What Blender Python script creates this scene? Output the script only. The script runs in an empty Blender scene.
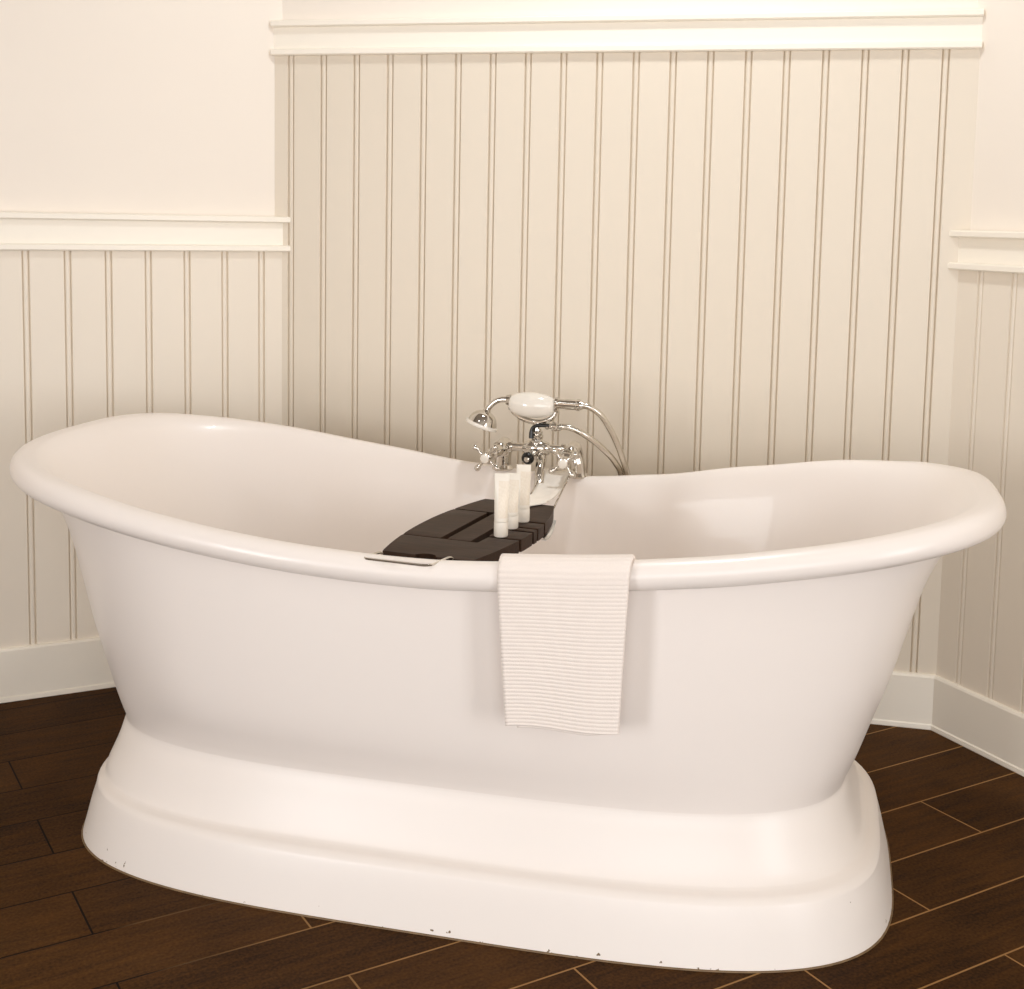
import bpy, bmesh, math
from mathutils import Vector, Matrix
from math import sin, cos, pi, radians, sqrt

scene = bpy.context.scene
COL = scene.collection

# ------------------------------------------------------------------ measurements (metres)
CAM_Z = 1.14
FOCAL_PX = 1300.0
PITCH, ROLL = 0.10513, 0.01917
PRINCIPAL_Y = 353.65
CL = Vector((-0.57209, 3.21348))          # back-left corner of the bay
CR = Vector((0.97460, 2.85474))           # back-right corner of the bay
ANG_L, ANG_R = radians(206.977), radians(-64.176)
CAP0, CAP1 = 1.0428, 1.1287               # side wainscot cap
BCAP0, BCAP1 = 1.5171, 1.6002             # back panel cap
BASE_H = 0.1257
CEIL = 2.55
TUB = Vector((-0.0302, 2.36903, 0.0))
TUB_ROT = radians(-13.690)

# ------------------------------------------------------------------ helpers
def link(o, parent=None):
    COL.objects.link(o)
    if parent:
        o.parent = parent
    return o

def mesh_obj(name, verts, faces, mat, parent=None, smooth=True, auto=None):
    me = bpy.data.meshes.new(name)
    me.from_pydata([tuple(v) for v in verts], [], faces)
    bm = bmesh.new(); bm.from_mesh(me)
    bmesh.ops.remove_doubles(bm, verts=bm.verts, dist=1e-6)
    bmesh.ops.recalc_face_normals(bm, faces=bm.faces)
    finish(bm, me, smooth, auto)
    bm.to_mesh(me); bm.free()
    me.materials.append(mat)
    return link(bpy.data.objects.new(name, me), parent)

def finish(bm, me, smooth, auto):
    for f in bm.faces:
        f.smooth = smooth
    if smooth and auto:
        for e in bm.edges:
            if len(e.link_faces) == 2 and e.calc_face_angle(0) > radians(auto):
                e.smooth = False

def bm_obj(name, bm, mat, parent=None, smooth=True, auto=35):
    bmesh.ops.recalc_face_normals(bm, faces=bm.faces)
    me = bpy.data.meshes.new(name)
    finish(bm, me, smooth, auto)
    bm.to_mesh(me); bm.free()
    me.materials.append(mat)
    return link(bpy.data.objects.new(name, me), parent)

def empty(name, loc, rotz=0.0):
    o = bpy.data.objects.new(name, None)
    o.location = loc; o.rotation_euler = (0, 0, rotz)
    o.empty_display_size = 0.05
    return link(o)

def tag(o, label, cat, group=None):
    o["label"] = label; o["category"] = cat
    if group:
        o["group"] = group
    return o

def structure(o):
    o["kind"] = "structure"
    return o

def catmull(pts, n=8):
    P = [Vector(p) for p in pts]
    if len(P) < 3:
        return P
    P = [P[0] * 2 - P[1]] + P + [P[-1] * 2 - P[-2]]
    out = []
    for i in range(1, len(P) - 2):
        a, b, c, d = P[i - 1], P[i], P[i + 1], P[i + 2]
        for k in range(n):
            t = k / n
            out.append(0.5 * ((2 * b) + (c - a) * t + (2 * a - 5 * b + 4 * c - d) * t * t + (3 * b - a - 3 * c + d) * t ** 3))
    out.append(P[-2])
    return out

def sweep(bm, path, rad, seg=14, cap=True):
    """tube along path; rad a number or a list (resampled along the path)"""
    path = [Vector(p) for p in path]
    n = len(path)
    if not isinstance(rad, (list, tuple)):
        rad = [rad, rad]
    def R(i):
        t = i / (n - 1) * (len(rad) - 1)
        k = min(int(t), len(rad) - 2)
        return rad[k] + (rad[k + 1] - rad[k]) * (t - k)
    prev = None; rings = []
    for i in range(n):
        d = (path[min(i + 1, n - 1)] - path[max(i - 1, 0)]).normalized()
        if prev is None:
            u = d.orthogonal().normalized()
        else:
            u = (prev - d * prev.dot(d)).normalized()
        prev = u; w = d.cross(u)
        r = R(i)
        rings.append([bm.verts.new(path[i] + (u * cos(2 * pi * k / seg) + w * sin(2 * pi * k / seg)) * r) for k in range(seg)])
    for a, b in zip(rings, rings[1:]):
        for k in range(seg):
            bm.faces.new((a[k], a[(k + 1) % seg], b[(k + 1) % seg], b[k]))
    if cap:
        bm.faces.new(rings[0][::-1]); bm.faces.new(rings[-1])

def lathe(bm, prof, origin, axis, seg=28):
    """prof: list of (distance along axis, radius)"""
    o = Vector(origin); ax = Vector(axis).normalized()
    u = ax.orthogonal().normalized(); w = ax.cross(u)
    rings = []
    for h, r in prof:
        c = o + ax * h
        if r < 1e-5:
            rings.append([bm.verts.new(c)])
        else:
            rings.append([bm.verts.new(c + (u * cos(2 * pi * k / seg) + w * sin(2 * pi * k / seg)) * r) for k in range(seg)])
    for a, b in zip(rings, rings[1:]):
        for k in range(seg):
            k2 = (k + 1) % seg
            if len(a) == 1 and len(b) == 1: continue
            if len(a) == 1: bm.faces.new((a[0], b[k2], b[k]))
            elif len(b) == 1: bm.faces.new((a[k], a[k2], b[0]))
            else: bm.faces.new((a[k], a[k2], b[k2], b[k]))
    if len(rings[0]) > 1: bm.faces.new(rings[0][::-1])
    if len(rings[-1]) > 1: bm.faces.new(rings[-1])

def prism(bm, poly, z0, z1, bev=0.0):
    """vertical prism on a plan polygon, optionally with bevelled edges"""
    lo = [bm.verts.new((x, y, z0)) for x, y in poly]
    hi = [bm.verts.new((x, y, z1)) for x, y in poly]
    n = len(poly)
    fs = [bm.faces.new(lo[::-1]), bm.faces.new(hi)]
    for i in range(n):
        j = (i + 1) % n
        fs.append(bm.faces.new((lo[i], lo[j], hi[j], hi[i])))
    if bev:
        es = set(e for f in fs[:2] for e in f.edges)
        bmesh.ops.bevel(bm, geom=list(es), offset=bev, segments=2, affect='EDGES', profile=0.5)

# ------------------------------------------------------------------ materials
def srgb(r, g, b):
    f = lambda c: (c / 255 / 12.92) if c / 255 <= 0.04045 else ((c / 255 + 0.055) / 1.055) ** 2.4
    return (f(r), f(g), f(b), 1)

def base_mat(name, col, rough=0.5, metal=0.0, spec=0.5, coat=0.0):
    m = bpy.data.materials.new(name); m.use_nodes = True
    b = m.node_tree.nodes['Principled BSDF']
    b.inputs['Base Color'].default_value = col
    b.inputs['Roughness'].default_value = rough
    b.inputs['Metallic'].default_value = metal
    b.inputs['Specular IOR Level'].default_value = spec
    b.inputs['Coat Weight'].default_value = coat
    return m, m.node_tree, b

def noisy(name, c1, c2, scale, rough, metal=0, bump=0.0, stretch=(1, 1, 1), spec=0.5, detail=4, coat=0.0):
    m, nt, b = base_mat(name, c1, rough, metal, spec, coat)
    tc = nt.nodes.new('ShaderNodeTexCoord'); mp = nt.nodes.new('ShaderNodeMapping')
    mp.inputs['Scale'].default_value = stretch
    nz = nt.nodes.new('ShaderNodeTexNoise'); nz.inputs['Scale'].default_value = scale; nz.inputs['Detail'].default_value = detail
    mx = nt.nodes.new('ShaderNodeMix'); mx.data_type = 'RGBA'
    mx.inputs[6].default_value = c1; mx.inputs[7].default_value = c2
    nt.links.new(tc.outputs['Object'], mp.inputs['Vector']); nt.links.new(mp.outputs[0], nz.inputs['Vector'])
    nt.links.new(nz.outputs['Fac'], mx.inputs[0]); nt.links.new(mx.outputs[2], b.inputs['Base Color'])
    if bump:
        bp = nt.nodes.new('ShaderNodeBump'); bp.inputs['Strength'].default_value = bump; bp.inputs['Distance'].default_value = 0.002
        nt.links.new(nz.outputs['Fac'], bp.inputs['Height']); nt.links.new(bp.outputs[0], b.inputs['Normal'])
    return m

M_WALL = noisy('warm cream wall paint', srgb(240, 231, 218), srgb(238, 228, 215), 3, 0.55)
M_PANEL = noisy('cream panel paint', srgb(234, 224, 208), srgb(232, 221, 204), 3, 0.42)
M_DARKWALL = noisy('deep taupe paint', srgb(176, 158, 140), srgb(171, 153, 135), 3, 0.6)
M_PANEL_BACK = noisy('darker cream panel', srgb(225, 214, 196), srgb(223, 211, 192), 3, 0.42)  # back boarding, a darker cream than the side boarding
M_TRIM = noisy('ivory trim paint', srgb(244, 237, 223), srgb(243, 235, 220), 4, 0.35)
M_CEIL = noisy('ceiling paint', srgb(165, 157, 147), srgb(161, 153, 143), 3, 0.7)
M_CHROME = noisy('polished chrome', srgb(212, 207, 199), srgb(205, 200, 191), 20, 0.06, metal=1.0)
M_STEEL = noisy('brushed steel', srgb(214, 214, 212), srgb(200, 200, 199), 40, 0.28, metal=1.0)
M_HOSE = noisy('chrome hose', srgb(222, 216, 205), srgb(205, 198, 186), 60, 0.2, metal=1.0)
M_PORC = noisy('white porcelain', srgb(230, 224, 213), srgb(228, 221, 209), 10, 0.12, coat=0.4)
M_BLACK = noisy('black resin', srgb(18, 16, 15), srgb(24, 22, 20), 20, 0.18)
M_ENAMEL = noisy('white enamel', srgb(239, 231, 223), srgb(238, 229, 221), 2, 0.33, coat=0.12)
M_TUBE = noisy('cream plastic', srgb(238, 231, 218), srgb(236, 229, 215), 12, 0.35)
M_CAP = noisy('cap plastic', srgb(238, 231, 218), srgb(236, 228, 214), 12, 0.35)
M_PRINT = noisy('pale tan print', srgb(222, 209, 188), srgb(240, 231, 215), 420, 0.4, stretch=(1, 1, 0.55), detail=1)
M_CLOTH = noisy('white terry', srgb(247, 241, 231), srgb(240, 232, 220), 600, 0.95, bump=0.35)
M_TOWEL = noisy('ribbed cotton', srgb(240, 230, 221), srgb(234, 223, 213), 500, 0.95, bump=0.3)
M_SEAL = noisy('aged sealant', srgb(150, 122, 84), srgb(84, 62, 40), 45, 0.6)

def plinth_material():
    m, nt, b = base_mat('chipped white enamel', srgb(239, 231, 223), 0.34, coat=0.0)
    N, L = nt.nodes, nt.links
    tc = N.new('ShaderNodeTexCoord')
    nz = N.new('ShaderNodeTexNoise'); nz.inputs['Scale'].default_value = 85; nz.inputs['Detail'].default_value = 3
    big = N.new('ShaderNodeTexNoise'); big.inputs['Scale'].default_value = 9
    L.new(tc.outputs['Object'], nz.inputs['Vector']); L.new(tc.outputs['Object'], big.inputs['Vector'])
    sep = N.new('ShaderNodeSeparateXYZ'); L.new(tc.outputs['Object'], sep.inputs[0])
    low = N.new('ShaderNodeMapRange'); low.inputs['From Min'].default_value = 0.004; low.inputs['From Max'].default_value = 0.035
    low.inputs['To Min'].default_value = 0.06; low.inputs['To Max'].default_value = -0.12
    L.new(sep.outputs['Z'], low.inputs['Value'])
    a = N.new('ShaderNodeMath'); a.operation = 'ADD'; L.new(nz.outputs['Fac'], a.inputs[0]); L.new(low.outputs[0], a.inputs[1])
    bm_ = N.new('ShaderNodeMapRange'); bm_.inputs['From Min'].default_value = 0.4; bm_.inputs['From Max'].default_value = 0.65
    bm_.inputs['To Min'].default_value = -0.05; bm_.inputs['To Max'].default_value = 0.08
    L.new(big.outputs['Fac'], bm_.inputs['Value'])
    s = N.new('ShaderNodeMath'); s.operation = 'ADD'; L.new(a.outputs[0], s.inputs[0]); L.new(bm_.outputs[0], s.inputs[1])
    r = N.new('ShaderNodeMapRange'); r.inputs['From Min'].default_value = 0.735; r.inputs['From Max'].default_value = 0.76
    L.new(s.outputs[0], r.inputs['Value'])
    mx = N.new('ShaderNodeMix'); mx.data_type = 'RGBA'
    mx.inputs[6].default_value = srgb(239, 231, 223); mx.inputs[7].default_value = srgb(120, 98, 70)
    L.new(r.outputs[0], mx.inputs[0]); L.new(mx.outputs[2], b.inputs['Base Color'])
    return m
M_PLINTH = plinth_material()

def tray_material():
    m, nt, b = base_mat('dark stained wood', srgb(60, 46, 38), 0.5, spec=0.15)
    N, L = nt.nodes, nt.links
    tc = N.new('ShaderNodeTexCoord'); mp = N.new('ShaderNodeMapping'); mp.inputs['Scale'].default_value = (1, 9, 9)
    nz = N.new('ShaderNodeTexNoise'); nz.inputs['Scale'].default_value = 22; nz.inputs['Detail'].default_value = 8
    L.new(tc.outputs['Object'], mp.inputs['Vector']); L.new(mp.outputs[0], nz.inputs['Vector'])
    cr = N.new('ShaderNodeValToRGB')
    cr.color_ramp.elements[0].position = 0.3; cr.color_ramp.elements[0].color = srgb(42, 28, 19)
    cr.color_ramp.elements[1].position = 0.72; cr.color_ramp.elements[1].color = srgb(64, 45, 32)
    L.new(nz.outputs['Fac'], cr.inputs[0]); L.new(cr.outputs[0], b.inputs['Base Color'])
    bp = N.new('ShaderNodeBump'); bp.inputs['Strength'].default_value = 0.15; bp.inputs['Distance'].default_value = 0.001
    L.new(nz.outputs['Fac'], bp.inputs['Height']); L.new(bp.outputs[0], b.inputs['Normal'])
    return m
M_TRAY = tray_material()

def floor_material():
    m, nt, b = base_mat('dark plank tile', srgb(52, 34, 20), 0.42)
    N, L = nt.nodes, nt.links
    tc = N.new('ShaderNodeTexCoord')
    mp = N.new('ShaderNodeMapping'); mp.vector_type = 'POINT'
    mp.inputs['Rotation'].default_value = (0, 0, radians(-30.8))
    mp.inputs['Location'].default_value = (-0.135 - 0.3075, -1.258, 0)
    L.new(tc.outputs['Object'], mp.inputs['Vector'])
    bk = N.new('ShaderNodeTexBrick')
    bk.offset = 0.5; bk.offset_frequency = 2; bk.squash = 1.0; bk.squash_frequency = 2
    bk.inputs['Scale'].default_value = 1.0
    bk.inputs['Brick Width'].default_value = 0.615; bk.inputs['Row Height'].default_value = 0.1484
    bk.inputs['Mortar Size'].default_value = 0.0019; bk.inputs['Mortar Smooth'].default_value = 0.3
    bk.inputs['Bias'].default_value = 0.0
    bk.inputs['Color1'].default_value = (0.15, 0.15, 0.15, 1); bk.inputs['Color2'].default_value = (0.85, 0.85, 0.85, 1)
    bk.inputs['Mortar'].default_value = (0.5, 0.5, 0.5, 1)
    L.new(mp.outputs[0], bk.inputs['Vector'])
    # grain
    gm = N.new('ShaderNodeMapping'); gm.inputs['Scale'].default_value = (3.0, 30, 1)
    L.new(mp.outputs[0], gm.inputs['Vector'])
    gr = N.new('ShaderNodeTexNoise'); gr.inputs['Scale'].default_value = 2.2; gr.inputs['Detail'].default_value = 7; gr.inputs['Roughness'].default_value = 0.6
    L.new(gm.outputs[0], gr.inputs['Vector'])
    cl = N.new('ShaderNodeTexNoise'); cl.inputs['Scale'].default_value = 4.5; cl.inputs['Detail'].default_value = 3
    L.new(mp.outputs[0], cl.inputs['Vector'])
    sp = N.new('ShaderNodeTexNoise'); sp.inputs['Scale'].default_value = 190; sp.inputs['Detail'].default_value = 2
    L.new(mp.outputs[0], sp.inputs['Vector'])
    def mad(sock, k, c):
        n = N.new('ShaderNodeMath'); n.operation = 'MULTIPLY_ADD'; L.new(sock, n.inputs[0]); n.inputs[1].default_value = k
        if isinstance(c, (int, float)): n.inputs[2].default_value = c
        else: L.new(c, n.inputs[2])
        return n.outputs[0]
    v = mad(bk.outputs['Color'], 0.14, 0.0)
    v = mad(gr.outputs['Fac'], 0.45, v)
    v = mad(cl.outputs['Fac'], 0.3, v)
    v = mad(sp.outputs['Fac'], 0.4, v)
    cr = N.new('ShaderNodeValToRGB')
    e = cr.color_ramp.elements
    e[0].position = 0.45; e[0].color = srgb(34, 18, 6)
    e[1].position = 0.85; e[1].color = srgb(92, 60, 27)
    L.new(v, cr.inputs[0])
    # grout: patchy dirt, plus a painted fall-off from lit right to dark left
    dn = N.new('ShaderNodeTexNoise'); dn.inputs['Scale'].default_value = 1.9; dn.inputs['Detail'].default_value = 3
    L.new(mp.outputs[0], dn.inputs['Vector'])
    sx = N.new('ShaderNodeSeparateXYZ'); L.new(tc.outputs['Object'], sx.inputs[0])
    dr = N.new('ShaderNodeMapRange'); dr.inputs['From Min'].default_value = -0.75; dr.inputs['From Max'].default_value = 0.06
    dr.inputs['To Min'].default_value = -0.35; dr.inputs['To Max'].default_value = 0.25
    L.new(sx.outputs['X'], dr.inputs['Value'])
    da = N.new('ShaderNodeMath'); da.operation = 'ADD'; L.new(dn.outputs['Fac'], da.inputs[0]); L.new(dr.outputs[0], da.inputs[1])
    dc = N.new('ShaderNodeMapRange'); dc.inputs['From Min'].default_value = 0.3; dc.inputs['From Max'].default_value = 0.62
    L.new(da.outputs[0], dc.inputs['Value'])
    gc = N.new('ShaderNodeMix'); gc.data_type = 'RGBA'
    gc.inputs[6].default_value = srgb(22, 13, 7); gc.inputs[7].default_value = srgb(160, 120, 74)
    L.new(dc.outputs[0], gc.inputs[0])
    mx = N.new('ShaderNodeMix'); mx.data_type = 'RGBA'
    L.new(bk.outputs['Fac'], mx.inputs[0]); L.new(cr.outputs[0], mx.inputs[6]); L.new(gc.outputs[2], mx.inputs[7])
    L.new(mx.outputs[2], b.inputs['Base Color'])
    b.inputs['Specular IOR Level'].default_value = 0.06
    ro = N.new('ShaderNodeMapRange'); ro.inputs['To Min'].default_value = 0.5; ro.inputs['To Max'].default_value = 0.75
    L.new(gr.outputs['Fac'], ro.inputs['Value']); L.new(ro.outputs[0], b.inputs['Roughness'])
    inv = mad(bk.outputs['Fac'], -1.0, mad(gr.outputs['Fac'], 0.15, 0.0))
    bp = N.new('ShaderNodeBump'); bp.inputs['Strength'].default_value = 0.3; bp.inputs['Distance'].default_value = 0.002
    L.new(inv, bp.inputs['Height']); L.new(bp.outputs[0], b.inputs['Normal'])
    return m
M_FLOOR = floor_material()

# ------------------------------------------------------------------ room
class Wall:
    def __init__(s, A, d, inside):
        s.A = A; s.d = d.normalized()
        n = Vector((-s.d.y, s.d.x))
        if (inside - A).dot(n) < 0: n = -n
        s.n = n
    def at(s, a, n, z):
        p = s.A + s.d * a + s.n * n
        return Vector((p.x, p.y, z))

inside = Vector((TUB.x, TUB.y))
WL = Wall(CL, Vector((cos(ANG_L), sin(ANG_L))), inside)
WB = Wall(CL, CR - CL, inside)
WR = Wall(CR, Vector((cos(ANG_R), sin(ANG_R))), inside)
LB = (CR - CL).length
SET = 0.0125       # plain plaster sits this far behind the boarding

def board_profile(s0, s1, first, pitch):
    """plan profile (s, n) of beaded boarding: a rounded bead between two V grooves at every joint"""
    pts = [(s0, 0.0)]
    g = first
    hw, gw, dp = 0.0060, 0.0026, 0.0060
    while g < s1 - 0.02:
        for q, nn in ((-hw - gw, 0), (-hw - 0.0004, -dp), (-hw + gw * 0.6, -0.0012), (-hw * 0.35, 0.0), (hw * 0.35, 0.0),
                      (hw - gw * 0.6, -0.0012), (hw + 0.0004, -dp), (hw + gw, 0)):
            if g + q > s0: pts.append((g + q, nn))
        g += pitch
    pts.append((s1, 0.0))
    return pts

def extrude(V, F, wall, prof, z0, z1, back=-0.09):
    prof = prof + [(prof[-1][0], back), (prof[0][0], back)]
    b = len(V); n = len(prof)
    V += [wall.at(s, q, z0) for s, q in prof] + [wall.at(s, q, z1) for s, q in prof]
    for i in range(n):
        j = (i + 1) % n
        F.append((b + i, b + j, b + n + j, b + n + i))
    F.append(tuple(b + i for i in range(n))); F.append(tuple(b + n + i for i in range(n)))

def panelled_wall(name, wall, s0, s1, first, pitch, zcap, mat=M_PANEL):
    V, F = [], []
    extrude(V, F, wall, board_profile(s0, s1, first, pitch), 0.0, zcap)
    return structure(mesh_obj(name, V, F, mat, smooth=False))

LEN_L, LEN_R = 2.6, 3.2
panelled_wall('wall_left', WL, -0.05, LEN_L, 0.0511, 0.0909, CAP0 + 0.05)
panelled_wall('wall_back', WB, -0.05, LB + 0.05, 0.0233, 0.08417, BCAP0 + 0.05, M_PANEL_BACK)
panelled_wall('wall_right', WR, -0.05, LEN_R, 0.0662, 0.0924, CAP0 + 0.05)

def plain_wall(name, wall, s0, s1, z0, z1=CEIL, back=SET):
    V, F = [], []
    extrude(V, F, wall, [(s0, -back), (s1, -back)], z0, z1)
    return structure(mesh_obj(name, V, F, M_WALL, smooth=False))

plain_wall('wall_left_upper', WL, -0.06, LEN_L, CAP0 + 0.05)
plain_wall('wall_back_upper', WB, -0.06, LB + 0.06, BCAP0 + 0.05)
plain_wall('wall_right_upper', WR, -0.06, LEN_R, CAP0 + 0.05, back=0.0155)

def moulding(name, wall, s0, s1, prof, mat=M_TRIM):
    """prof: closed outline in (n, z), run along the wall from s0 to s1"""
    V = [wall.at(s0, n, z) for n, z in prof] + [wall.at(s1, n, z) for n, z in prof]
    k = len(prof)
    F = [(i, (i + 1) % k, k + (i + 1) % k, k + i) for i in range(k)] + [tuple(range(k)), tuple(range(k, 2 * k))]
    return structure(mesh_obj(name, V, F, mat, smooth=False))

def cap_profile(z0, z1, P=0.0145):
    T, r = 0.0155, 0.003
    return [(-0.03, z0), (P - r, z0), (P, z0 + r), (P, z0 + T - r), (P - r, z0 + T), (0.0015, z0 + T),
            (0.0015, z1 - T), (P - r, z1 - T), (P, z1 - T + r), (P, z1 - r), (P - r, z1), (-0.03, z1)]

def base_profile():
    h = BASE_H
    return [(-0.03, -0.001), (0.0125, -0.001), (0.0135, 0.002), (0.0125, 0.010), (0.0095, 0.0125), (0.0095, h - 0.006), (0.007, h - 0.0015), (0.001, h), (-0.03, h)]

moulding('trim_1', WL, -0.024, LEN_L, cap_profile(CAP0, CAP1))
moulding('trim_2', WB, -0.024, LB + 0.022, cap_profile(BCAP0, BCAP1))
moulding('trim_3', WR, -0.018, LEN_R, cap_profile(CAP0, CAP1, 0.018))
moulding('baseboard_left', WL, -0.02, LEN_L, base_profile())
moulding('baseboard_back', WB, -0.02, LB + 0.015, base_profile())
moulding('baseboard_right', WR, -0.015, LEN_R, base_profile())

PL = WL.at(LEN_L, 0, 0); PR = WR.at(LEN_R, 0, 0)
FRONT_Y = -2.3
def slab(name, x0, x1, y0, y1, z0, z1, mat):
    bm = bmesh.new(); prism(bm, [(x0, y0), (x1, y0), (x1, y1), (x0, y1)], z0, z1)
    return structure(bm_obj(name, bm, mat, smooth=False))
slab('wall_left_side', PL.x - 0.1, PL.x, FRONT_Y, PL.y + 0.1, 0, CEIL, M_WALL)
slab('wall_right_side', PR.x, PR.x + 0.1, FRONT_Y, PR.y + 0.1, 0, CEIL, M_WALL)
slab('wall_front', PL.x - 0.1, PR.x + 0.1, FRONT_Y - 0.1, FRONT_Y, 0, CEIL, M_DARKWALL)
slab('floor', PL.x - 0.1, PR.x + 0.1, FRONT_Y - 0.1, 3.5, -0.1, 0.0, M_FLOOR)
slab('ceiling', PL.x - 0.1, PR.x + 0.1, FRONT_Y - 0.1, 3.5, CEIL, CEIL + 0.1, M_CEIL)

# ------------------------------------------------------------------ bathtub
RA, RB, RN, RNL = 0.86227, 0.39691, 3.5, 3.249
ROUND_X = -0.10334
Z0, DZL, DZR, ZPR, ZPL, Z4 = 0.58068, 0.10377, 0.09945, 1.69484, 1.76634, 0.01455
RR = 0.0231
BA, BB, BN = 0.73839, 0.418, 3.64479

def lerp_tab(tab, x):
    if x <= tab[0][0]: return tab[0][1]
    for (a, va), (b, vb) in zip(tab, tab[1:]):
        if x <= b:
            t = (x - a) / (b - a); t = t * t * (3 - 2 * t)
            return va + (vb - va) * t
    return tab[-1][1]
DZ_FAR = [(-.80, 0), (-.55, .005), (-.35, .003), (-.15, -.004), (.11, -.013), (.25, -.009), (.45, .003), (.62, .008), (.75, .003), (.86, -.004)]
DZ_NEAR = [(-.85, -.005), (-.6, 0), (-.3, .000), (0, .001), (.15, .002), (.3, .001), (.5, -.002), (.65, -.003), (.85, 0)]

def super_xy(a, b, n, t):
    c, s = cos(t), sin(t)
    return a * math.copysign(abs(c) ** (2 / n), c), b * math.copysign(abs(s) ** (2 / n), s)

def rim_z(x, y):
    u = x / RA
    z = Z0 + (DZL * abs(u) ** ZPL if u < 0 else DZR * abs(u) ** ZPR) + Z4 * (u * u - u ** 4)
    w = max(0.0, min(1.0, abs(y) / 0.3)); w = w * w * (3 - 2 * w)
    return z + w * lerp_tab(DZ_FAR if y > 0 else DZ_NEAR, x)

def even_angles(n):
    """parameter values spaced evenly along the rim outline"""
    T = [i / 4000 * 2 * pi for i in range(4001)]
    P = [super_xy(RA, RB, RNL if cos(t) < 0 else RN, t) for t in T]
    D = [0]
    for p, q in zip(P, P[1:]): D.append(D[-1] + math.hypot(q[0] - p[0], q[1] - p[1]))
    out = []; k = 0
    for i in range(n):
        want = D[-1] * i / n
        while D[k + 1] < want: k += 1
        f = (want - D[k]) / (D[k + 1] - D[k] + 1e-12)
        out.append(T[k] + f * (T[k + 1] - T[k]))
    return out
NT = 224
ANG = even_angles(NT)

def rim_plan(t, a=RA, b=RB, dn=0.0):
    n = (RNL if cos(t) < 0 else RN) + dn
    x, y = super_xy(a, b, n, t)
    return x, y * (1 + ROUND_X * x / a)

RIM = [Vector((*rim_plan(t), 0)) for t in ANG]
for p in RIM: p.z = rim_z(p.x, p.y)
RIM_N = []
for i in range(NT):
    d = RIM[(i + 1) % NT] - RIM[i - 1]
    n = Vector((d.y, -d.x, 0)).normalized()
    RIM_N.append(n)

def grid(rings, close_last=None, close_first=None):
    V, F = [], []
    for r in rings: V += r
    n = len(rings[0])
    for k in range(len(rings) - 1):
        for i in range(n):
            j = (i + 1) % n
            F.append((k * n + i, k * n + j, (k + 1) * n + j, (k + 1) * n + i))
    if close_last is not None:
        V.append(close_last); c = len(V) - 1; b = (len(rings) - 1) * n
        for i in range(n): F.append((b + i, b + (i + 1) % n, c))
    if close_first is not None:
        V.append(close_first); c = len(V) - 1
        for i in range(n): F.append((i, (i + 1) % n, c))
    return V, F

tub = empty('bathtub', TUB, TUB_ROT)
tag(tub, 'white freestanding double-ended slipper bathtub on a broad pedestal base', 'bathtub')

# plinth: (z, a, b, exponent)
def smooth_stations(st, n=6):
    out = []
    for v in catmull([Vector((s[0], s[1], s[2])) for s in st], n):
        out.append(v)
    return out
NECK_Z, NA, NBm, NNn, NOX = 0.208, 0.665, 0.337, 3.5, -0.011
plinth_st = [(0.0, BA, BB, BN), (0.006, BA - 0.001, BB - 0.001, BN), (0.030, BA - 0.007, BB - 0.006, BN), (0.060, BA - 0.0145, BB - 0.0125, BN), (0.086, BA - 0.022, BB - 0.019, BN),
             (0.0945, BA - 0.0240, BB - 0.0225, BN), (0.1010, BA - 0.0275, BB - 0.0285, BN), (0.1045, BA - 0.0310, BB - 0.0360, BN), (0.1080, BA - 0.0355, BB - 0.0420, BN),
             (0.1140, BA - 0.0425, BB - 0.0465, BN), (0.135, BA - 0.0510, BB - 0.0555, 3.6), (0.165, BA - 0.0625, BB - 0.0665, 3.55), (0.190, NA + 0.0045, NBm + 0.0045, 3.5), (0.202, NA + 0.0008, NBm + 0.0010, 3.5), (NECK_Z, NA, NBm, NNn)]
def ring(z, a, b, n):
    return [Vector((*super_xy(a, b, n, t), z)) for t in ANG]
P4 = []
cm = catmull([Vector((s[0] * 10, s[1], s[2])) for s in plinth_st], 5)
ex = catmull([Vector((s[3], 0, 0)) for s in plinth_st], 5)
for v, e in zip(cm, ex):
    f = max(0.0, min(1.0, (v.x / 10 - 0.092) / 0.030))
    P4.append([p + Vector((NOX * f, 0, 0)) for p in ring(v.x / 10, v.y, v.z, e.x)])
V, F = grid(P4)
mesh_obj('plinth', V, F, M_PLINTH, tub)

# sealant bead along the floor
bm = bmesh.new()
path = [Vector((*super_xy(BA + 0.0008, BB + 0.0008, BN, t), 0.0006)) for t in ANG]
sweep(bm, path + [path[0]], 0.0018, seg=6, cap=False)
bm_obj('sealant_bead', bm, M_SEAL, tub)

# basin: outer shell from the neck up to the rim, then the inner bowl
shell = []
PROF_A = [(0, 0.0), (.02, .012), (.05, .048), (.12, .12), (.25, .235), (.40, .37), (.55, .48), (.70, .59), (.80, .68), (.90, .81), (.96, .92), (1, 1.0)]
PROF_B = [(0, 0.0), (.018, .02), (.045, .11), (.10, .31), (.18, .57), (.30, .77), (.50, .90), (.75, .97), (1, 1.0)]
def lin(tab, x):
    for (a, va), (b, vb) in zip(tab, tab[1:]):
        if x <= b: return va + (vb - va) * (x - a) / (b - a)
    return tab[-1][1]
def smooth_tab(tab):
    pts = catmull([Vector((a, b, 0)) for a, b in tab], 8)
    return [(p.x, p.y) for p in pts]
PROF_A, PROF_B = smooth_tab(PROF_A), smooth_tab(PROF_B)
TOP_IN_END, TOP_IN_SIDE = 0.030, 0.016
NS = 48
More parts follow.
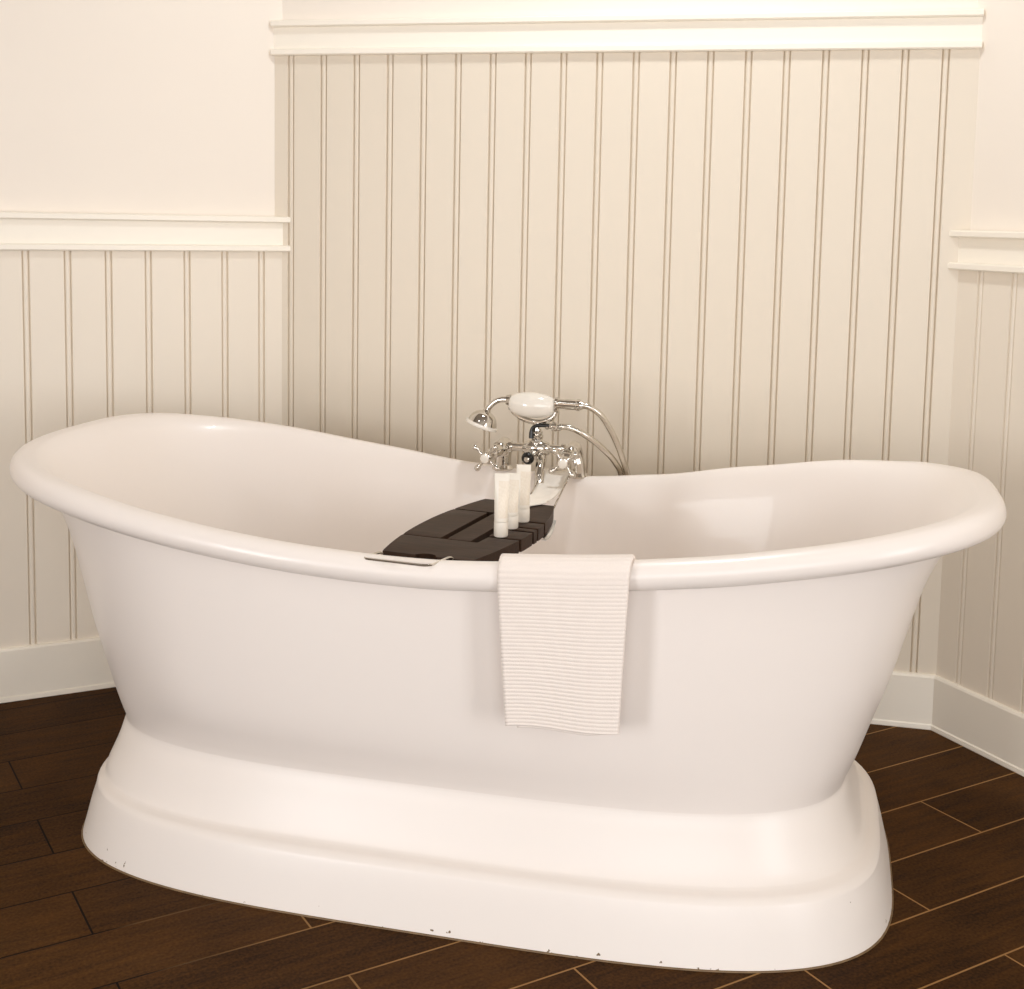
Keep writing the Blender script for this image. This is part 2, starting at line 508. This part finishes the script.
for k in range(NS + 1):
    s = k / NS
    fa, fb = lin(PROF_A, s), lin(PROF_B, s)
    r = []
    for i, t in enumerate(ANG):
        n = NNn
        x0, y0 = super_xy(NA, NBm, n, t); x0 += NOX
        q = RIM[i]; w = abs(q.x / RA) ** 3; we = max(0.0, min(1.0, (abs(q.x / RA) - 0.55) / 0.4)); fbe = fb + (fa - fb) * we * we * (3 - 2 * we)
        ins = TOP_IN_SIDE + (TOP_IN_END - TOP_IN_SIDE) * w
        x1, y1 = q.x - RIM_N[i].x * ins, q.y - RIM_N[i].y * ins
        zt = q.z - 0.012
        r.append(Vector((x0 + (x1 - x0) * fa, y0 + (y1 - y0) * fbe, NECK_Z + (zt - NECK_Z) * s)))
    shell.append(r)
V, F = grid(shell)
# inner bowl: leaves the top of the roll level and sweeps smoothly down to the floor of the tub
inner = []
IN_A, IN_B, IN_Z = 0.50, 0.225, 0.245
INNER_PROF = catmull([Vector(v + (0,)) for v in ((0.0, 0.0), (0.03, 0.0015), (0.07, 0.010), (0.135, 0.055), (0.20, 0.15), (0.27, 0.30), (0.36, 0.50), (0.48, 0.70), (0.62, 0.85), (0.80, 0.955), (1.0, 1.0))], 4)
for a in (62, 70, 78, 85):
    a = radians(a)
    inner.append([p + n * (cos(a) * (RR - 0.0004)) + Vector((0, 0, sin(a) * (RR - 0.0004))) for p, n in zip(RIM, RIM_N)])
for pf in INNER_PROF:
    r = []
    for i, t in enumerate(ANG):
        q = RIM[i]
        x1, y1 = q.x, q.y
        z1 = q.z + RR
        x0, y0 = super_xy(IN_A, IN_B, 2.8, t)
        r.append(Vector((x1 + (x0 - x1) * pf.x, y1 + (y0 - y1) * pf.x, z1 + (IN_Z - z1) * pf.y)))
    inner.append(r)
V2, F2 = grid(inner, close_last=Vector((0, 0, IN_Z - 0.006)))
b = len(V)
V += V2; F += [tuple(b + i for i in f) for f in F2]
mesh_obj('basin', V, F, M_ENAMEL, tub)

# rolled rim
rings = []
NRM = 20
for k in range(NRM + 1):
    a = radians(-150) + radians(240) * k / NRM     # from under the roll, round the outside, to the top
    rr = []
    for p, n in zip(RIM, RIM_N):
        ex = 1.0
        rr.append(p + n * (cos(a) * RR * ex) + Vector((0, 0, sin(a) * RR)))
    rings.append(rr)
V, F = grid(rings)
mesh_obj('rolled_rim', V, F, M_ENAMEL, tub)

TUBM = Matrix.Translation(TUB) @ Matrix.Rotation(TUB_ROT, 4, 'Z')
def T(x, y, z): return TUBM @ Vector((x, y, z))

# ------------------------------------------------------------------ ribbed hand towel over the near rim
def rim_at(x, far=False):
    """rim centre line point above local x on the near or far side"""
    best = min((p for p in RIM if (p.y > 0) == far), key=lambda p: abs(p.x - x))
    return best.y, best.z

def make_towel():
    xc = 0.216
    ry, rz = rim_at(xc)
    def path(z_in, z_out, off):
        R = RR + off
        pts = []
        yin = ry + R; yout = ry - R
        n = int((rz - z_in) / 0.0012)
        for i in range(n): pts.append((yin + 0.004 * (1 - i / n), z_in + (rz - z_in) * i / n, (1, 0)))
        m = int(pi * R / 0.0012)
        for i in range(m + 1):
            a = pi * i / m
            pts.append((ry + R * cos(a), rz + R * sin(a), (cos(a), sin(a))))
        n = int((rz - z_out) / 0.0012)
        for i in range(1, n + 1):
            f = i / n
            pts.append((yout - 0.002 * sin(f * pi), rz - (rz - z_out) * f, (-1, 0)))
        return pts
    V, F = [], []
    NX = 36
    # outer sheet, then right fold, then inner sheet: one folded cloth
    cross = []
    for i in range(NX + 1): cross.append((i / NX, 0.0095))
    for i in range(1, 6):
        a = pi / 2 - pi * i / 6
        cross.append((1.0 + 0.02 * cos(a) , 0.0065 + 0.003 * sin(a)))
    for i in range(NX + 1): cross.append((1 - i / NX * 0.90, 0.0035))
    outer = path(0.50, 0.366, 0.0)
    n_out = len(outer)
    arc = [0]
    for p, q in zip(outer, outer[1:]): arc.append(arc[-1] + math.hypot(q[0] - p[0], q[1] - p[1]))
    i_top = min(range(n_out), key=lambda i: abs(outer[i][0] - ry) - outer[i][1])
    rib = 0.0061
    for i, (y, z, nn) in enumerate(outer):
        hang = max(0.0, (arc[i] - arc[i_top]) / (arc[-1] - arc[i_top]))
        for (u, off) in cross:
            inner_sheet = off < 0.006
            x_l = 0.1140 + 0.020 * hang; x_r = 0.3150 - 0.010 * hang
            x = x_l + (x_r - x_l) * u
            # gentle waviness in the hanging part and lower hem dropping to the right
            wav = 0.0018 * sin(u * 7.0 + 1.0 + hang * 1.5) * hang
            o = off + 0.0005 * sin(2 * pi * arc[i] / rib) * (1 if not inner_sheet else -0.3) + wav * 0.8
            dz = 0.0
            if hang > 0.0:
                dz = hang * (0.002 * sin(u * 5.5 + 0.5) - 0.007 * u * u - (0.0060 * min(1.0, (1 - u) * 4) if inner_sheet and u < 1 else 0.0))
            sl = (u - 0.5) * 0.2
            zs = rim_z(x, -0.39) - rz
            V.append(Vector((x, y + nn[0] * o + 0.012 * 0, z + nn[1] * o + dz + zs)))
    k = len(cross)
    for i in range(n_out - 1):
        for j in range(k - 1):
            F.append((i * k + j, i * k + j + 1, (i + 1) * k + j + 1, (i + 1) * k + j))
    V = [T(*v) for v in V]
    o = mesh_obj('hand_towel', V, F, M_TOWEL)
    sd = o.modifiers.new('thickness', 'SOLIDIFY'); sd.thickness = 0.0026; sd.offset = 0
    return tag(o, 'white ribbed cotton hand towel draped over the near rim of the tub', 'towel')
make_towel()

# ------------------------------------------------------------------ bath tray
TRAY_C = Vector((0.013, -0.150)); TRAY_TOP = 0.6015; TRAY_T = 0.022
TRAY_ROT = -math.atan(0.13)
tray = empty('bath_tray', T(TRAY_C.x, TRAY_C.y, TRAY_TOP - TRAY_T), TUB_ROT + TRAY_ROT)
tag(tray, 'dark brown slotted wooden bath tray with wire handles, resting across the tub rim', 'bath tray')

def half_w(q, side=1):
    return 0.101 - ((0.037 if side > 0 else 0.026) if q > 0 else 0.024) * abs(q / 0.215) ** 2.0
def outline_clip(p0, p1, q0, q1, n=14):
    """rectangle p0..p1 x q0..q1 limited by the bowed outline of the tray"""
    L = [(max(p0, -half_w(q, -1)), q) for q in [q0 + (q1 - q0) * i / n for i in range(n + 1)]]
    R = [(min(p1, half_w(q)), q) for q in [q0 + (q1 - q0) * i / n for i in range(n + 1)]]
    return R + L[::-1]
def tray_piece(name, poly, z0=0.0, z1=TRAY_T, mat=M_TRAY):
    # drop duplicate points
    out = []
    for p in poly:
        if not out or math.hypot(p[0] - out[-1][0], p[1] - out[-1][1]) > 1e-5: out.append(p)
    bm = bmesh.new(); prism(bm, out, z0, z1, bev=0.0011)
    return bm_obj(name, bm, mat, tray, auto=40)
# near board with a half-round finger notch; it runs further back on the right
n = 14
ql = [-0.215 + 0.111 * i / n for i in range(n + 1)]
qr = [-0.215 + 0.155 * i / n for i in range(n + 1)]
notch = [(0.0 + 0.018 * cos(pi * i / 12), -0.2155 + 0.015 * sin(pi * i / 12)) for i in range(13)]
poly = [(half_w(q), q) for q in qr] + [(0.043, -0.060), (0.043, -0.104)] + [(-half_w(q, -1), q) for q in ql[::-1]] + notch[::-1]
tray_piece('end_board', poly)
tray_piece('side_board', outline_clip(-0.2, -0.027, -0.0995, 0.108))
tray_piece('slat', outline_clip(-0.0145, 0.0275, -0.0995, 0.108))
tray_piece('side_board', outline_clip(0.0415, 0.2, -0.0515, -0.001))
tray_piece('slat', outline_clip(0.0415, 0.2, 0.0065, 0.0235))
tray_piece('side_board', outline_clip(0.0415, 0.2, 0.031, 0.068))
ql = [0.113 + 0.102 * i / n for i in range(n + 1)]
qr = [0.077 + 0.138 * i / n for i in range(n + 1)]
notch = [(0.0 + 0.018 * cos(pi * i / 12), 0.2155 - 0.015 * sin(pi * i / 12)) for i in range(13)]
poly = [(half_w(q), q) for q in qr] + notch + [(-half_w(q, -1), q) for q in ql[::-1]] + [(0.043, 0.113), (0.043, 0.077)]
tray_piece('end_board', poly)
for px in (-0.055, 0.0, 0.060):
    tray_piece('rail', [(px - 0.009, -0.19), (px + 0.009, -0.19), (px + 0.009, 0.19), (px - 0.009, 0.19)], -0.012, 0.0)
# pale steel bracket curving under the far end
V, F = [], []
for i in range(13):
    a = i / 12
    q = 0.12 + 0.09 * a
    zz = -0.004 - 0.026 * sin(pi * a) ** 0.7 if 0 < a < 1 else -0.004
    for px in (0.045, 0.071): V += [Vector((px, q, zz)), Vector((px, q, zz - 0.002))]
for i in range(12):
    b0, b1 = i * 4, i * 4 + 4
    F += [(b0, b0 + 2, b1 + 2, b1), (b0 + 1, b1 + 1, b1 + 3, b0 + 3), (b0, b1, b1 + 1, b0 + 1), (b0 + 2, b0 + 3, b1 + 3, b1 + 2)]
F += [(0, 1, 3, 2), (48, 50, 51, 49)]
br = mesh_obj('support_bracket', V, F, M_STEEL, tray); br["label"] = 'pale steel bracket'
# wire handles, worked out in tub coordinates then brought into tray coordinates
to_tray = tray.matrix_basis.inverted() if False else (Matrix.Translation(T(TRAY_C.x, TRAY_C.y, TRAY_TOP - TRAY_T)) @ Matrix.Rotation(TUB_ROT + TRAY_ROT, 4, 'Z')).inverted()
def tray_wire(pts, r=0.0022):
    bm = bmesh.new()
    P = [to_tray @ T(*p) for p in pts]
    # rounded corners
    out = [P[0]]
    for a, b_, c in zip(P, P[1:], P[2:]):
        la, lc = (a - b_), (c - b_)
        k = min(0.012, la.length * 0.45, lc.length * 0.45)
        s_, e_ = b_ + la.normalized() * k, b_ + lc.normalized() * k
        for i in range(6):
            t = i / 5
            out.append(s_ * (1 - t) ** 2 + b_ * 2 * t * (1 - t) + e_ * t * t)
    out.append(P[-1])
    sweep(bm, out, r, seg=10)
    w = bm_obj('wire_handle', bm, M_CHROME, tray); w["label"] = 'chrome wire handle'
    return w
tray_wire([(-0.072, -0.300, 0.5800), (-0.084, -0.362, 0.5810), (-0.086, -0.368, 0.6040), (-0.104, -0.414, 0.6030), (0.008, -0.420, 0.6015), (0.031, -0.368, 0.6060), (0.033, -0.362, 0.581), (0.034, -0.310, 0.580)])
tray_wire([(0.045, 0.030, 0.585), (0.042, 0.078, 0.590), (0.012, 0.372, 0.597), (0.014, 0.392, 0.5955), (0.071, 0.392, 0.5965), (0.072, 0.372, 0.598), (0.100, 0.062, 0.590), (0.097, 0.020, 0.585)])

# ------------------------------------------------------------------ three toiletry tubes on the tray
def make_bottle():
    root = empty('toiletry_tube', (0, 0, 0))
    bm = bmesh.new()
    lathe(bm, [(0.0, 0.0108), (0.0008, 0.0117), (0.0022, 0.0121), (0.0242, 0.0121), (0.0252, 0.0118)], (0, 0, 0), (0, 0, 1), 28)
    bm_obj('cap', bm, M_CAP, root)
    # body: round above the cap, flattening to a crimped seam at the top
    rings = []
    seg = 32
    H = [0.0254, 0.0262, 0.030, 0.045, 0.060, 0.075, 0.088, 0.098, 0.1005, 0.1012, 0.107, 0.1075]
    for h in H:
        f = max(0.0, min(1.0, (h - 0.03) / 0.07)); f = f * f * (3 - 2 * f)
        wx = 0.0118 + 0.0010 * f if h > 0.0258 else 0.0114
        wy = 0.0118 * (1 - f) + 0.0014 * f if h > 0.0258 else 0.0114
        rings.append([Vector((wx * cos(2 * pi * k / seg), wy * sin(2 * pi * k / seg), h)) for k in range(seg)])
    V, F = grid(rings); nn = len(rings)
    F.append(tuple(range(seg))); F.append(tuple((nn - 1) * seg + i for i in range(seg)))
    body = mesh_obj('tube_body', V, F, M_TUBE, root, auto=50)
    # printed block on the front of the body
    V, F = [], []
    cols = [radians(-90 + d) for d in (-22, 0, 25, 50, 72)]
    rows = [0.033 + 0.062 * i / 14 for i in range(15)]
    for h in rows:
        f = max(0.0, min(1.0, (h - 0.03) / 0.07)); f = f * f * (3 - 2 * f)
        wx = 0.0118 + 0.0010 * f; wy = 0.0118 * (1 - f) + 0.0014 * f
        for a in cols: V.append(Vector(((wx + 0.00025) * cos(a), (wy + 0.00025) * sin(a), h)))
    for i in range(14):
        for j in range(4): F.append((i * 5 + j, i * 5 + j + 1, i * 5 + j + 6, i * 5 + j + 5))
    pr = mesh_obj('printed_panel', V, F, M_PRINT, body); pr["label"] = 'pale tan printed block'
    return root
def dup(root):
    r = root.copy(); COL.objects.link(r)
    for ch in list(root.children):
        c = ch.copy(); COL.objects.link(c); c.parent = r
        for g in ch.children:
            d = g.copy(); COL.objects.link(d); d.parent = c
    return r
tube0 = make_bottle()
spots = [((0.067, -0.202), 'cream toiletry tube standing on its cap, nearest the towel on the dark tray', 0.1),
         ((0.070, -0.140), 'cream toiletry tube in the middle of the three on the dark tray', -0.05),
         ((0.0775, -0.086), 'cream toiletry tube on the dark tray, farthest back and nearest the taps', 0.12)]
for i, ((x, y), lab, rz) in enumerate(spots):
    o = tube0 if i == 0 else dup(tube0)
    o.location = T(x, y, TRAY_TOP); o.rotation_euler = (0, 0, TUB_ROT + rz)
    o.scale = (1, 1, (1.0, 0.90, 0.95)[i])
    tag(o, lab, 'toiletry tube', 'toiletry tubes on the bath tray')

# ------------------------------------------------------------------ washcloth hung on the far wire handle, one corner on the tray
def make_cloth():
    V, F = [], []
    NU, NV = 16, 40
    for j in range(NV + 1):
        v = j / NV
        y = 0.395 - v * 0.375
        zc = 0.6025 - 0.014 * sin(pi * min(1, v / 0.86))
        if v > 0.80: zc = 0.6035
        xl = 0.0135 + 0.026 * v; xr = 0.0700 + 0.020 * v
        if v > 0.9:
            xl -= 0.022 * (v - 0.9) / 0.1; xr -= 0.030 * (v - 0.9) / 0.1
        for i in range(NU + 1):
            u = i / NU
            sag = -0.006 * sin(pi * u) * (1 - v) - 0.0012 * sin(u * 9) * sin(v * 8)
            V.append(T(xl + (xr - xl) * u, y, zc + (sag if v < 0.80 else 0.001 * sin(u * 6))))
    for j in range(NV):
        for i in range(NU):
            a = j * (NU + 1) + i
            F.append((a, a + 1, a + NU + 2, a + NU + 1))
    o = mesh_obj('washcloth', V, F, M_CLOTH)
    s = o.modifiers.new('thickness', 'SOLIDIFY'); s.thickness = 0.003; s.offset = 1
    return tag(o, 'small white washcloth hung below the taps at the far end of the dark tray', 'washcloth')
make_cloth()

# ------------------------------------------------------------------ bath mixer taps on the far rim
FY, FZ = rim_at(0.0, True)
FY -= 0.0
faucet = empty('bath_taps', T(0, FY, 0.585), TUB_ROT)
tag(faucet, 'chrome telephone-style bath mixer taps with cross handles standing on the far rim', 'taps')
fl = lambda x, y, z: Vector((x, y, z - 0.585))       # local: y measured from the rim centre line
ZM = 0.652                                            # mixer bar height
for sx in (-1, 1):
    x0 = 0.0015 + sx * 0.0765
    ztop = rim_z(x0, 0.39) + RR
    bm = bmesh.new()
    lathe(bm, [(0, 0.0235), (0.003, 0.0235), (0.006, 0.021), (0.010, 0.0185)], fl(x0 + sx * 0.006, 0.0, ztop - 0.003), (0, 0, 1))
    p = catmull([fl(x0 + sx * 0.006, 0.0, ztop + 0.004), fl(x0 + sx * 0.005, 0.0, ztop + 0.025), fl(x0 + sx * 0.002, -0.001, ztop + 0.043),
                 fl(x0, -0.012, ZM + 0.002), fl(x0, -0.030, ZM - 0.001), fl(x0, -0.052, ZM - 0.003)], 6)
    sweep(bm, p, [0.0180, 0.0170, 0.0155, 0.0150, 0.0145, 0.0140], seg=20)
    bm_obj('tap_leg', bm, M_CHROME, faucet)
    # valve stem
    bm = bmesh.new()
    ax = Vector((-0.13 if sx < 0 else 0.0, -1, -0.08)).normalized()
    o = fl(x0, -0.050, ZM - 0.003)
    lathe(bm, [(0, 0.0165), (0.004, 0.0175), (0.008, 0.0165), (0.012, 0.013), (0.038, 0.011), (0.042, 0.0125), (0.048, 0.0125), (0.053, 0.008), (0.072, 0.007)], o, ax, 24)
    bm_obj('valve', bm, M_CHROME, faucet)
    # cross handle with porcelain button
    hub = o + ax * 0.078
    bm = bmesh.new()
    lathe(bm, [(-0.008, 0.008), (-0.006, 0.0115), (0.004, 0.0125), (0.008, 0.0115), (0.009, 0.0095)], hub, ax, 24)
    u = ax.cross(Vector((0, 0, 1))).normalized(); w = u.cross(ax).normalized()
    rot = radians(40 if sx < 0 else 52)
    for q in range(4):
        a = rot + q * pi / 2
        d = u * cos(a) + w * sin(a)
        lathe(bm, [(0.009, 0.0045), (0.016, 0.0036), (0.022, 0.0036), (0.026, 0.0055), (0.031, 0.0068), (0.035, 0.0058), (0.0375, 0.003), (0.038, 0.0)], hub, d, 14)
    h = bm_obj('cross_handle', bm, M_CHROME, faucet)
    bm = bmesh.new()
    lathe(bm, [(0.006, 0.0094), (0.0105, 0.0094), (0.0122, 0.0075), (0.0128, 0.004), (0.013, 0)], hub, ax, 24)
    pb = bm_obj('porcelain_button', bm, M_PORC, h); pb["label"] = 'white porcelain button'
# mixer bar joining the two legs
bm = bmesh.new()
yb = -0.030
lathe(bm, [(-0.080, 0.0095), (-0.062, 0.0095), (-0.061, 0.0125), (-0.054, 0.0125), (-0.053, 0.0092), (-0.030, 0.0092), (-0.026, 0.013), (-0.018, 0.016), (-0.012, 0.0185),
           (0.012, 0.0185), (0.018, 0.016), (0.026, 0.013), (0.030, 0.0092), (0.053, 0.0092), (0.054, 0.0125), (0.061, 0.0125), (0.062, 0.0095), (0.080, 0.0095)],
      fl(0.0, yb, ZM), (1, 0, 0), 24)
lathe(bm, [(-0.026, 0.004), (-0.024, 0.010), (-0.018, 0.0135), (0.0, 0.016), (0.014, 0.0150), (0.020, 0.012), (0.024, 0.0135), (0.028, 0.0135), (0.030, 0.010), (0.042, 0.009)], fl(0, yb, ZM), (0, 0, 1), 24)
bm_obj('mixer_body', bm, M_CHROME, faucet)
# diverter with black knob
bm = bmesh.new()
kx = Vector((-0.10, -1, -0.22)).normalized()
lathe(bm, [(0.010, 0.010), (0.022, 0.009), (0.024, 0.006), (0.040, 0.0052)], fl(-0.0045, yb, ZM - 0.005), kx, 20)
st = bm_obj('diverter_stem', bm, M_CHROME, faucet)
bm = bmesh.new()
lathe(bm, [(0.038, 0.006), (0.040, 0.0115), (0.044, 0.0135), (0.049, 0.0130), (0.052, 0.0105), (0.0525, 0.0065)], fl(-0.0045, yb, ZM - 0.005), kx, 28)
kb = bm_obj('diverter_knob', bm, M_BLACK, faucet); kb["label"] = 'round black knob'
bm = bmesh.new()
lathe(bm, [(0.0505, 0.0062), (0.0540, 0.0058), (0.0556, 0.004), (0.056, 0)], fl(-0.0045, yb, ZM - 0.005), kx, 20)
bm_obj('knob_button', bm, M_CHROME, kb)
# spout: out over the tub and down
bm = bmesh.new()
p = catmull([fl(0.012, yb, ZM - 0.012), fl(0.015, yb - 0.020, ZM - 0.020), fl(0.018, yb - 0.045, ZM - 0.032), fl(0.020, yb - 0.060, ZM - 0.052), fl(0.020, yb - 0.062, ZM - 0.072)], 7)
sweep(bm, p, [0.012, 0.0115, 0.0105, 0.010, 0.0115], seg=18)
bm_obj('spout', bm, M_CHROME, faucet)
# riser and cradle for the hand shower
bm = bmesh.new()
sweep(bm, catmull([fl(0.0, yb, ZM + 0.026), fl(-0.002, yb, ZM + 0.040), fl(-0.002, yb + 0.004, ZM + 0.052)], 6), [0.0085, 0.0070, 0.0078], seg=18)
lathe(bm, [(0, 0.009), (0.002, 0.0125), (0.006, 0.0125), (0.008, 0.009)], fl(-0.0005, yb, ZM + 0.030), (0, 0, 1), 20)
# fork: saddle bar plus two upturned cups
sweep(bm, catmull([fl(-0.060, yb + 0.004, ZM + 0.086), fl(-0.052, yb + 0.004, ZM + 0.072), fl(-0.030, yb + 0.004, ZM + 0.060), fl(-0.002, yb + 0.004, ZM + 0.0545),
                   fl(0.022, yb + 0.004, ZM + 0.060), fl(0.036, yb + 0.004, ZM + 0.072), fl(0.040, yb + 0.004, ZM + 0.088)], 6), [0.0035, 0.0045, 0.0055, 0.006, 0.0055, 0.0045, 0.0035], seg=14)
for xx in (-0.060, 0.040):
    lathe(bm, [(-0.005, 0.004), (-0.003, 0.0085), (0.003, 0.0085), (0.005, 0.004)], fl(xx, yb + 0.004, ZM + 0.086), (1, 0, 0.1), 18)
bm_obj('shower_cradle', bm, M_CHROME, faucet)
# dark elbow and hose outlet on the right of the riser
bm = bmesh.new()
p = catmull([fl(-0.010, yb - 0.012, ZM + 0.022), fl(-0.010, yb - 0.010, ZM + 0.038), fl(-0.004, yb - 0.009, ZM + 0.0475), fl(0.010, yb - 0.007, ZM + 0.0500), fl(0.026, yb - 0.004, ZM + 0.0505)], 6)
sweep(bm, p, [0.0052, 0.0040, 0.0038, 0.0038, 0.0045], seg=14)
lv = bm_obj('diverter_lever', bm, M_BLACK, faucet); lv["label"] = 'black lever'
bm = bmesh.new()
lathe(bm, [(0, 0.006), (0.002, 0.0085), (0.007, 0.0085), (0.008, 0.0062), (0.014, 0.0062), (0.015, 0.0098), (0.024, 0.0098), (0.026, 0.0075), (0.034, 0.0070)], fl(0.018, yb, ZM + 0.0495), (1, 0, -0.08), 22)
bm_obj('hose_outlet', bm, M_CHROME, faucet)

# ------------------------------------------------------------------ hand shower resting on the cradle
hs = empty('hand_shower', T(0.008, FY + yb + 0.004, 0.589), TUB_ROT)
tag(hs, 'telephone hand shower with white porcelain grip and chrome hose, lying on its cradle', 'hand shower')
ZH = 0.744
hl = lambda x, y, z: Vector((x, y, z - 0.585))
ax = Vector((1, 0, -0.02)).normalized()
bm = bmesh.new()
lathe(bm, [(-0.050, 0.0105), (-0.0485, 0.0150), (-0.045, 0.0182), (-0.036, 0.0225), (-0.022, 0.0258), (-0.006, 0.0272), (0.010, 0.0268), (0.026, 0.0242), (0.038, 0.0205), (0.045, 0.0165), (0.0475, 0.0130), (0.048, 0.009)], hl(-0.020, 0, ZH - 0.005), ax, 36)
bm_obj('porcelain_grip', bm, M_PORC, hs)
bm = bmesh.new()
lathe(bm, [(0.048, 0.011), (0.050, 0.0135), (0.055, 0.0135), (0.056, 0.0102), (0.070, 0.0102), (0.071, 0.0112), (0.094, 0.0112), (0.096, 0.0128), (0.102, 0.0128), (0.103, 0.0098), (0.108, 0.0090)], hl(-0.020, 0, ZH + 0.002), ax, 24)
bm_obj('connector', bm, M_CHROME, hs)
bm = bmesh.new()
lathe(bm, [(-0.058, 0.007), (-0.057, 0.0105), (-0.052, 0.0112), (-0.048, 0.0125)], hl(-0.020, 0, ZH + 0.002), ax, 24)
bm_obj('connector', bm, M_CHROME, hs)
bm = bmesh.new()
p = catmull([hl(-0.076, 0, ZH + 0.004), hl(-0.092, 0, ZH + 0.0025), hl(-0.107, 0, ZH - 0.006), hl(-0.117, 0, ZH - 0.018), hl(-0.121, 0, ZH - 0.032)], 7)
sweep(bm, p, [0.0065, 0.0060, 0.0060, 0.0063, 0.0070], seg=16)
bm_obj('shower_neck', bm, M_CHROME, hs)
bm = bmesh.new()
dn = Vector((-0.20, 0, -1)).normalized()
dn = Vector((0.02, -0.05, -1)).normalized(); dn = Vector((-0.34, -0.10, -1)).normalized()
lathe(bm, [(-0.006, 0.0070), (-0.002, 0.0095), (0.000, 0.0150), (0.004, 0.0215), (0.010, 0.0268), (0.018, 0.0305), (0.026, 0.0325)], hl(-0.121, 0, ZH - 0.026), dn, 36)
bm_obj('shower_head', bm, M_CHROME, hs)
bm = bmesh.new()
lathe(bm, [(0.0245, 0.0310), (0.0255, 0.0352), (0.029, 0.0362), (0.0325, 0.0350), (0.0335, 0.0320), (0.0325, 0.0285), (0.0318, 0.0)], hl(-0.121, 0, ZH - 0.026), dn, 36)
rp = bm_obj('spray_plate', bm, M_PORC, hs); rp["label"] = 'white rim and spray plate'
# hose: one loop behind the tub, back up to the outlet
bm = bmesh.new()
p = catmull([hl(0.086, 0, ZH + 0.000), hl(0.104, 0.002, ZH - 0.004), hl(0.128, 0.012, ZH - 0.024), hl(0.150, 0.030, ZH - 0.066), hl(0.166, 0.050, ZH - 0.112), hl(0.180, 0.070, 0.575), hl(0.196, 0.082, 0.48),
             hl(0.196, 0.086, 0.36), hl(0.170, 0.088, 0.29), hl(0.146, 0.088, 0.36), hl(0.154, 0.084, 0.48), hl(0.164, 0.072, 0.575), hl(0.152, 0.052, 0.617),
             hl(0.124, 0.022, 0.655), hl(0.092, 0.002, 0.682), hl(0.064, -0.004, 0.6955), hl(0.040, -0.004, 0.6970)], 14)
sweep(bm, p, 0.0066, seg=14)
ho = bm_obj('hose', bm, M_HOSE, hs)

# ------------------------------------------------------------------ camera
th, ro = PITCH, ROLL
Fv = Vector((0, cos(th), -sin(th))); Rv = Vector((1, 0, 0)); Uv = Rv.cross(Fv)
R2 = Rv * cos(ro) + Uv * sin(ro); U2 = -Rv * sin(ro) + Uv * cos(ro)
cam = bpy.data.cameras.new('camera'); co = bpy.data.objects.new('camera', cam); COL.objects.link(co)
m = Matrix(((R2.x, U2.x, -Fv.x, 0), (R2.y, U2.y, -Fv.y, 0), (R2.z, U2.z, -Fv.z, CAM_Z), (0, 0, 0, 1)))
co.matrix_world = m
cam.sensor_width = 36; cam.sensor_fit = 'HORIZONTAL'
cam.lens = FOCAL_PX / 1024 * 36
cam.shift_y = -(494.5 - PRINCIPAL_Y) / 1024
cam.clip_start = 0.05
scene.camera = co

# ------------------------------------------------------------------ lights: recessed ceiling lamps
def downlight(x, y, power, size=0.2, col=(1.0, 1.03, 1.07)):
    L = bpy.data.lights.new('downlight', 'AREA'); L.shape = 'DISK'; L.size = size; L.energy = power; L.color = col
    o = bpy.data.objects.new('downlight', L); o.location = (x, y, CEIL - 0.012); COL.objects.link(o)
for x, y, pw in ((-1.0, 0.6, 2), (0.95, 0.5, 2), (0.22, 2.38, 17)):
    downlight(x, y, pw)
# added fill lights, out of view: behind the camera and at each side wall
def fill_light(x, y, z, rz, w, h, power):
    L = bpy.data.lights.new('fill_panel', 'AREA'); L.shape = 'RECTANGLE'; L.size = w; L.size_y = h; L.energy = power; L.color = (1.0, 1.035, 1.09)
    o = bpy.data.objects.new('fill_panel', L); o.location = (x, y, z)
    o.rotation_euler = (radians(90), 0, rz); COL.objects.link(o)
fill_light(0.1, FRONT_Y + 0.02, 1.1, 0, 2.8, 1.9, 88)
fill_light(PL.x + 0.02, -1.5, 1.1, radians(-90), 1.1, 1.7, 112)
fill_light(PR.x - 0.02, -0.8, 1.1, radians(90), 1.1, 1.7, 66)

wd = bpy.data.worlds.new('world'); scene.world = wd; wd.use_nodes = True
wd.node_tree.nodes['Background'].inputs[0].default_value = (1.0, 1.0, 1.0, 1)
wd.node_tree.nodes['Background'].inputs[1].default_value = 0.3

scene.view_settings.view_transform = 'Standard'
scene.view_settings.look = 'None'
scene.view_settings.gamma = 1.0
scene.view_settings.use_curve_mapping = False
scene.view_settings.exposure = -0.51
scene.cycles.diffuse_bounces = 6
scene.cycles.glossy_bounces = 6
scene.cycles.max_bounces = 12
scene.cycles.use_denoising = True
